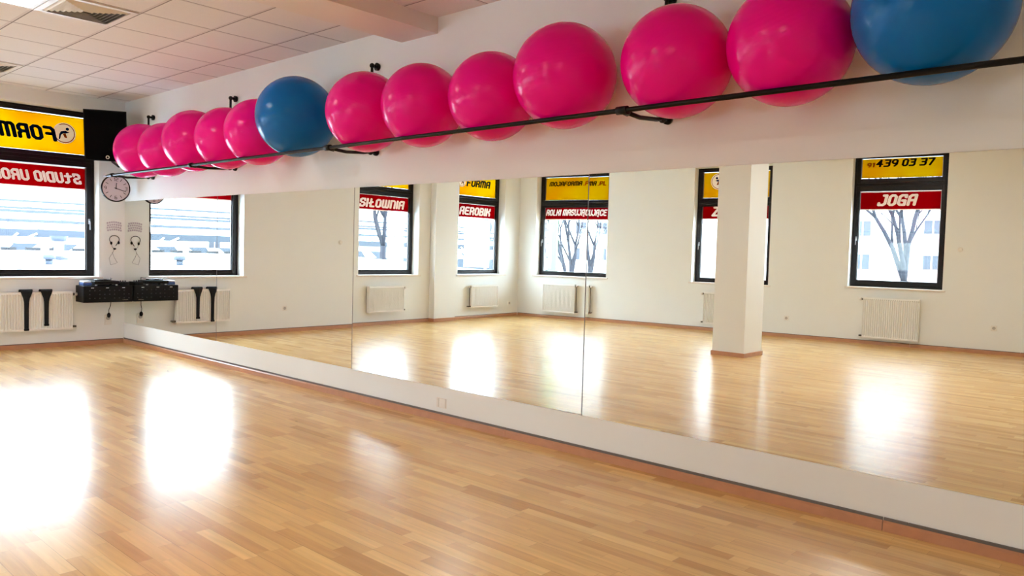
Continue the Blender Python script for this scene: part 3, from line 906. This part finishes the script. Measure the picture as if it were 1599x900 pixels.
b = MB(); b.tube([(-.022, 0, 0), (-.30, 0, 0)], .012, 10); b.cyl((-.31, 0, 0), (-.325, 0, 0), .03, 16)
b.build('wall_arm', M['black'], ck)

# ------------------------------------------------------------------ headset and print on the corner wall
hs = empty('headset', F_LEFT @ T(.125, 0, 1.345), 'black headset with a thin cable hanging on the wall under the clock', 'headset')
b = MB()
arcp = [(-.055, .016, .0)] + [(-.012 + .062 * math.cos(math.radians(t)), .016, .05 + .052 * math.sin(math.radians(t))) for t in range(200, -31, -14)] + [(.005, .016, -.035)]
b.tube([(-p[0], p[1], p[2]) for p in arcp], .0042, 8)
b.build('headband', M['black_plastic'], hs)
for px, pz in ((.052, .0), (-.042, .008)):
    e = MB(); e.sphere((px, .018, pz), .014, 12, 10, scale=(1, .9, 1.5)); e.build('ear_pad', M['black_plastic'], hs)
m_ = MB(); m_.sphere((.008, .016, -.075), .016, 14, 10, scale=(1.2, .8, .8)); m_.tube([(.045, .016, -.01), (.04, .016, -.05), (.012, .016, -.075)], .002, 6)
m_.build('microphone', M['black_plastic'], hs)
cb = MB(); cb.tube([(.01, .008, -.085), (.03, .006, -.13), (.075, .006, -.20), (.055, .006, -.29), (.0, .006, -.275), (-.03, .006, -.26), (.01, .006, -.19), (.035, .006, -.12)], .0016, 6)
cb.build('cable', M['grey_mark'], hs)
hk = MB(); hk.cyl((0, 0, .098), (0, .022, .098), .004, 8); hk.build('hook', M['silver'], hs)
nt_ = empty('wall_print', F_LEFT @ T(.135, 0, 1.505), 'small faint lilac keyboard-like print on the wall above the headset', 'print')
b = MB()
for r in range(4):
    for q in range(7):
        x = -.095 + q * .027 + (r % 2) * .006; z = r * .032 + .012 * math.sin(q * .55)
        b.box(x, .0, z, x + .021, .002, z + .024)
b.build('pattern', M['paper'], nt_)

# ------------------------------------------------------------------ dj console on the corner wall
dj = empty('dj_console', F_LEFT @ T(0.004, 0, .575), 'black sound mixing console fixed to the wall in the mirror corner', 'sound console')
MB().box(0, .002, 0, .602, .288, .215, .006).build('housing', M['black_plastic'], dj)
MB().box(.012, .289, .012, .592, .293, .205, .001).build('front_panel', M['black_plastic'], dj)
for k in range(9):
    for r in range(3):
        if (k * 3 + r) % 5 == 2: continue
        b = MB(); x = .05 + k * .06; z = .055 + r * .05
        b.cyl((x, .2935, z), (x, .306, z), .007, 12)
        b.build('knob', M['grey_mark'], dj)
for x in (.10, .30, .48):
    MB().box(x, .2935, .185, x + .035, .296, .193).build('display_mark', M['led_white'], dj)
MB().box(.06, .2935, .026, .13, .295, .030).build('badge', M['silver'], dj)
def disc_player(t0, t1, label):
    o = empty('disc_player', F_LEFT @ T(t0, .02, .7905), label, 'disc player')
    w = t1 - t0
    for fx, fy in ((.03, .03), (w - .03, .03), (.03, .23), (w - .03, .23)):
        f = MB(); f.cyl((fx, fy, 0), (fx, fy, .018), .014, 12); f.build('foot', M['led_white'] if fy > .1 else M['black'], o)
    MB().box(0, 0, .018, w, .262, .062, .006).build('body', M['black_plastic'], o)
    b = MB(); b.cyl((w * .55, .13, .062), (w * .55, .13, .078), .108, 40); b.build('platter', M['black_plastic'], o)
    b = MB(); b.cyl((w * .55, .13, .078), (w * .55, .13, .081), .100, 40); b.build('platter_rim', M['silver'], o)
    b = MB(); b.cyl((w * .55, .13, .081), (w * .55, .13, .083), .080, 40); b.build('disc', M['black_plastic'], o)
    b = MB(); b.tube([(.03, .03, .062), (.03, .03, .095), (.06, .16, .090), (.09, .19, .086)], .005, 8); b.build('tonearm', M['silver'], o)
    return o
disc_player(.165, .475, 'black flat disc player on the console, seen beside the window')
o = empty('mixer_box', F_LEFT @ T(.03, .05, .7905), 'small black mixer between the disc player and the mirror', 'mixer')
MB().box(0, 0, 0, .115, .20, .045, .004).build('body', M['black_plastic'], o)
for k in range(3):
    b = MB(); b.cyl((.025 + k * .03, .12, .045), (.025 + k * .03, .12, .062), .008, 12); b.build('knob', M['black_plastic'], o)
o = empty('small_device', F_LEFT @ T(.485, .06, .7905), 'small blue and white device at the outer end of the console', 'device')
MB().box(0, 0, 0, .105, .17, .04, .01).build('body', M['blue_plastic'], o)
MB().box(.004, .006, .040, .101, .164, .062, .008).build('lid', M['led_white'], o)
# socket and cord beneath
sk = socket(F_LEFT, .21, .345, 'double wall socket under the sound console', s=.045)
MB().box(-.045, 0, -.092, .045, .0085, -.047, .003).build('lower_plate', M['plastic_white'], sk)
pl = empty('power_cord', F_LEFT @ T(.21, .02, .395), 'black plug and cord hanging from the console to the socket', 'cord')
b = MB(); b.sphere((0, .012, -.012), .026, 16, 12, scale=(.9, .8, 1.3)); b.build('plug', M['black_plastic'], pl)
b = MB(); b.tube([(0, .014, .01), (.004, .02, .06), (-.012, .03, .11), (-.016, .04, .177)], .0045, 8); b.build('cord', M['black_plastic'], pl)

# ------------------------------------------------------------------ straps on the radiator
def strap(t, zbot, label):
    o = empty('exercise_strap', F_LEFT @ T(t, 0, .712), label, 'exercise strap', 'black straps on the radiator')
    L = .712 - zbot
    prof = [(-.06, .0), (-.03, .03), (0, .04)]
    path = [(.024, -.10, .055), (.024, -.012, .062), (.030, .012, .066), (.06, .030, .068), (.095, .030, .070), (.110, .012, .066), (.112, -.03, .052), (.112, -.07, .036), (.111, -.12, .026), (.109, -.2, .023), (.108, -L + .04, .022), (.108, -L + .02, .021)]
    b = MB()
    n = len(path)
    def fn(u, v):
        k = min(int(u * (n - 1)), n - 2); f = u * (n - 1) - k
        y = path[k][0] * (1 - f) + path[k + 1][0] * f; z = path[k][1] * (1 - f) + path[k + 1][1] * f; w = path[k][2] * (1 - f) + path[k + 1][2] * f
        s = (v - .5) * 2
        return Vector((s * w, y + .008 * (1 - s * s) + (.003 * math.sin(s * 9) if z > -.1 else 0), z))
    b.grid(fn, 44, 10)
    so = b.build('webbing', M['black_fabric'], o)
    sm = so.modifiers.new('thick', 'SOLIDIFY'); sm.thickness = .005; sm.offset = 1
    e = MB(); e.box(-.027, .103, -L, .027, .127, -L + .03, .006); e.build('buckle', M['black_plastic'], o)
strap(.975, .285, 'shorter black strap, nearer the corner, hanging over the radiator')
strap(1.195, .235, 'longer black strap hanging over the radiator, further from the corner')

# ================================================================== outside the windows
M['roof'] = pmat('pale_metal_roof', (0.62, 0.66, 0.70), 0.6, noise=0.05)
M['roof_line'] = pmat('roof_seam_blue_grey', (0.014, 0.021, 0.032), 0.6)
M['blue_grey'] = pmat('blue_grey_steel', (0.018, 0.024, 0.036), 0.6)
M['steel_lt'] = pmat('light_steel', (0.6, 0.63, 0.66), 0.5)
M['dark_slot'] = pmat('dark_ridge_slot', (0.004, 0.004, 0.005), 0.8)
M['facade'] = pmat('pale_facade', (0.62, 0.60, 0.55), 0.8)
M['facade_win'] = pmat('facade_window_glass', (0.028, 0.033, 0.046), 0.5)
M['balc'] = pmat('pink_balcony', (0.30, 0.17, 0.17), 0.8)
M['blue_cowl'] = pmat('dark_blue_cowl', (0.001, 0.006, 0.03), 0.6)
M['ground'] = pmat('pale_ground', (0.42, 0.43, 0.44), 0.9)
M['bark'] = pmat('grey_bark', (0.020, 0.020, 0.026), 0.9, spec=0.2)
M['green'] = pmat('pale_green_post', (0.05, 0.13, 0.04), 0.6)

struct(MB().box(-140, -160, -4.2, 60, 60, -4.0).build('ground', M['ground']))

def rz(x): return .25 + (-2 - x) * .0398
ro = empty('roof_hall', T(-2, 0, 0), 'low pale ribbed metal roof just outside the corner window', 'roof')
b = MB()
b.poly([(0, -19, .25), (-18, -19, rz(-20)), (-18, -19, -4.0), (0, -19, -4.0)], (0, 33, 0))
b.build('roof_body', M['roof'], ro)
b = MB()
for k in range(66):
    y = -18.8 + k * .5
    b.poly([(-.1, y, .262), (-17.9, y, rz(-19.9) + .012), (-17.9, y, rz(-19.9) - .02), (-.1, y, .23)], (0, .08, 0))
rb = b.build('roof_ribs', M['roof_line'], ro); rb['kind'] = 'stuff'
b = MB()
k = -18.9
while k < 13.8:
    b.box(-18.05, k, rz(-20) - .03, -17.9, k + .45, rz(-20) + .10)
    k += .75
rv = b.build('ridge_slots', M['dark_slot'], ro); rv['kind'] = 'stuff'
def roof_pipe(x, y, z0, z1, r, label, cowl):
    o = empty('roof_pipe', T(x, y, z0), label, 'roof pipe', 'pipes on the low roof')
    b = MB(); b.cyl((0, 0, 0), (0, 0, z1 - z0), r, 16); b.build('pipe', M['steel_lt'] if cowl else M['blue_grey'], o)
    b = MB()
    if cowl:
        b.cyl((0, 0, 0), (0, 0, .12), r * 2.6, 16, r1=r * 1.2); b.build('flashing', M['blue_cowl'], o)
        b = MB(); b.cyl((0, 0, z1 - z0 - .04), (0, 0, z1 - z0 + .12), r * 1.5, 16, r1=r * 1.9); b.build('cowl', M['blue_grey'], o)
    else:
        b.cyl((0, 0, z1 - z0), (0, 0, z1 - z0 + .12), r * 1.7, 16); b.build('cowl', M['blue_grey'], o)
roof_pipe(-15.1, 3.89, rz(-15.1) - .02, 1.36, .13, 'tall pipe with dark blue flashing on the low roof', True)
roof_pipe(-12.8, 2.93, rz(-12.8) - .02, .82, .09, 'short squat pipe on the roof seen through the corner window directly', False)
roof_pipe(-12.8, -6.55, rz(-12.8) - .02, .84, .10, 'short squat pipe on the roof seen reflected in the mirror', False)

def canopy(x0, x1, y0, y1, z0, z1, label, step=3.2):
    """long canopy of tilted white sheets on steel beams"""
    o = empty('market_canopy', T(x0, y0, 0), label, 'canopy')
    dx, L = x1 - x0, y1 - y0
    b = MB()
    n = int(L / step)
    b.poly([(0, 0, z0), (dx, 0, z1), (dx, 0, z1 + .08), (0, 0, z0 + .08)], (0, L, 0))
    b.build('roof_sheet', M['facade'], o)
    s = MB()
    for k in range(n + 1):
        y = k * step
        s.poly([(0, y, z0 + .085), (dx, y - 2.2, z1 + .085), (dx, y - 2.02, z1 + .085), (0, y + .18, z0 + .085)], (0, 0, .03))
    s.build('sheet_seams', M['blue_grey'], o)
    be = MB()
    for f in (0, .48, 1):
        zz = z0 + (z1 - z0) * f; xx = dx * f
        be.box(xx - .05, -.2, zz - .16, xx + .25, L + .2, zz + .20)
    be.build('beams', M['roof_line'], o)
    p = MB()
    for k in range(0, n, 2):
        y = k * step + 1.0
        p.cyl((.3, y, -4.0), (.3, y, z0 - .7), .12, 8)
        for q in (-1.6, -.8, .8, 1.6):
            p.cyl((.3, y, z0 - .75), (.3, y + q, z0 + .0), .05, 6)
    p.build('truss_posts', M['steel_lt'], o)
    return o
canopy(-31, -38, -46, 22, 1.62, 2.75, 'long market canopy with white roof sheets on grey beams')
canopy(-42, -52, -60, 30, 2.6, 3.9, 'further market canopy behind the first, higher and paler')
st = empty('market_stalls', T(-29.6, -46, -4.0), 'row of grey blue stalls under the near canopy', 'stalls')
b = MB(); b.box(-.6, 0, 0, 0, 68, 5.15); b.build('stall_fronts', M['roof_line'], st)
b = MB()
for k in range(40):
    y = k * 1.7 + .3
    b.poly([(0.001, y, 4.75), (0.001, y + .9, 4.75), (0.001, y + 1.2, 5.12), (0.001, y + .5, 5.12)], (.03, 0, 0))
b.build('stall_signs', M['facade'], st)

def apartment(name_label, mw, width, height, storeys, cols, z0, group=None, balc_cols=()):
    o = empty('apartment_building', mw, name_label, 'building', group)
    MB().box(0, -12, -0, width, 0, height).build('wall', M['facade'], o)
    sh = height / storeys; cw = width / cols
    n = 0
    for s in range(storeys):
        for q in range(cols):
            x = (q + .5) * cw; z = s * sh + sh * .42
            if q in balc_cols:
                MB().box(x - cw * .42, 0, z - sh * .30, x + cw * .42, 1.2, z + .15).build('balcony', M['balc'], o)
            b = MB()
            b.box(x - .75, -.05, z, x - .08, .06, z + 1.45).box(x + .08, -.05, z, x + .75, .06, z + 1.45)
            b.build('window', M['facade_win'], o)
            n += 1
    MB().box(-.4, -12.4, height, width + .4, .4, height + .3).build('roof', M['roof_line'], o)
    return o
F_AL = frame_matrix((-85, 75), (0, -1, 0)) @ T(0, 0, -4)
apartment('long pale apartment block beyond the market canopies', F_AL, 150, 26, 8, 12, 0, balc_cols=(2, 6, 9))
F_AB = frame_matrix((-62, -75), (1, 0, 0)) @ T(0, 0, -4)
apartment('pale apartment block behind the bare trees', F_AB, 75, 26, 8, 12, 0, balc_cols=(1, 4, 8))

def bare_tree(x, y, z0, h, label, seed, r0=.22, lean=0.0, fork=.45):
    R = random.Random(seed)
    b = MB()
    cnt = [0]
    def grow(p, d, r, L, depth):
        if depth == 0 or cnt[0] > 2600: return
        cnt[0] += 1
        pts = [p]; q = p; dd = d
        for k in range(4):
            dd = (dd + Vector((R.uniform(-.13, .13), R.uniform(-.13, .13), R.uniform(-.03, .10)))).normalized()
            q = q + dd * L / 4; pts.append(q)
        b.tube(pts, r, 6 if r > .03 else 3, radii=[r * (1 - .42 * k / 4) for k in range(5)])
        nb = 3 if depth > 2 else 2
        for k in range(nb):
            a = R.uniform(0, 6.28); t = R.uniform(.28, .75) if k else .25
            ax = Vector((math.cos(a), math.sin(a), 0))
            nd = (dd + ax * t).normalized()
            grow(q if k < 2 else pts[2], nd, r * (.50 if k else .56), L * R.uniform(.62, .85), depth - 1)
    tr = Vector((x * 0, 0, 0))
    b.tube([(0, 0, 0), (lean * .3, 0, h * fork * .5), (lean * .5, 0, h * fork)], r0, 10, radii=[r0 * 1.15, r0, r0 * .9])
    base = Vector((lean * .5, 0, h * fork))
    for a, tl in ((2.9, .30), (.1, .16), (1.6, .5), (4.4, .45)):
        grow(base, Vector((math.cos(a) * tl, math.sin(a) * tl, 1)).normalized(), r0 * .62, h * .26, 6)
    o = b.build('bare_tree', M['bark'], world=T(x, y, z0))
    tag(o, label, 'tree', 'bare winter trees outside')
bare_tree(1.4, -30, -4, 11, 'bare winter tree seen through the JOGA window', 3, .18, fork=.42)
bare_tree(-10.9, -25, -4, 9, 'bare winter tree seen through the ROLKI MASUJĄCE window', 5, .17, fork=.40)
bare_tree(-20, -21.3, -4, 11, 'bare winter tree beyond the SIŁOWNIA window', 8, .18, fork=.5)
bare_tree(-27, -60, -4, 12, 'bare winter tree beyond the window behind the column', 11, .2, fork=.45)
gp = empty('green_post', T(-4.95, -16, -4), 'pale green post outside the ROLKI MASUJĄCE window', 'post')
b = MB(); b.cyl((0, 0, 0), (0, 0, 9.5), .16, 12); b.build('shaft', M['green'], gp)
b = MB()
for k in range(9): b.box(-.16, -.2, 3.4 + k * .45, -.12, .2, 3.45 + k * .45)
b.build('rungs', M['roof_line'], gp)
bl = empty('street_lamp', T(-14, -22.5, -4), 'grey round street lamp outside the AEROBIK window', 'street lamp')
b = MB(); b.sphere((0, 0, 6.5), .32, 24, 16, scale=(1, .75, 1.25)); b.build('globe', M['roof_line'], bl)
b = MB(); b.tube([(0, 0, 0), (0, 0, 5.4), (0, .0, 6.15)], .05, 8); b.build('pole', M['steel_lt'], bl)
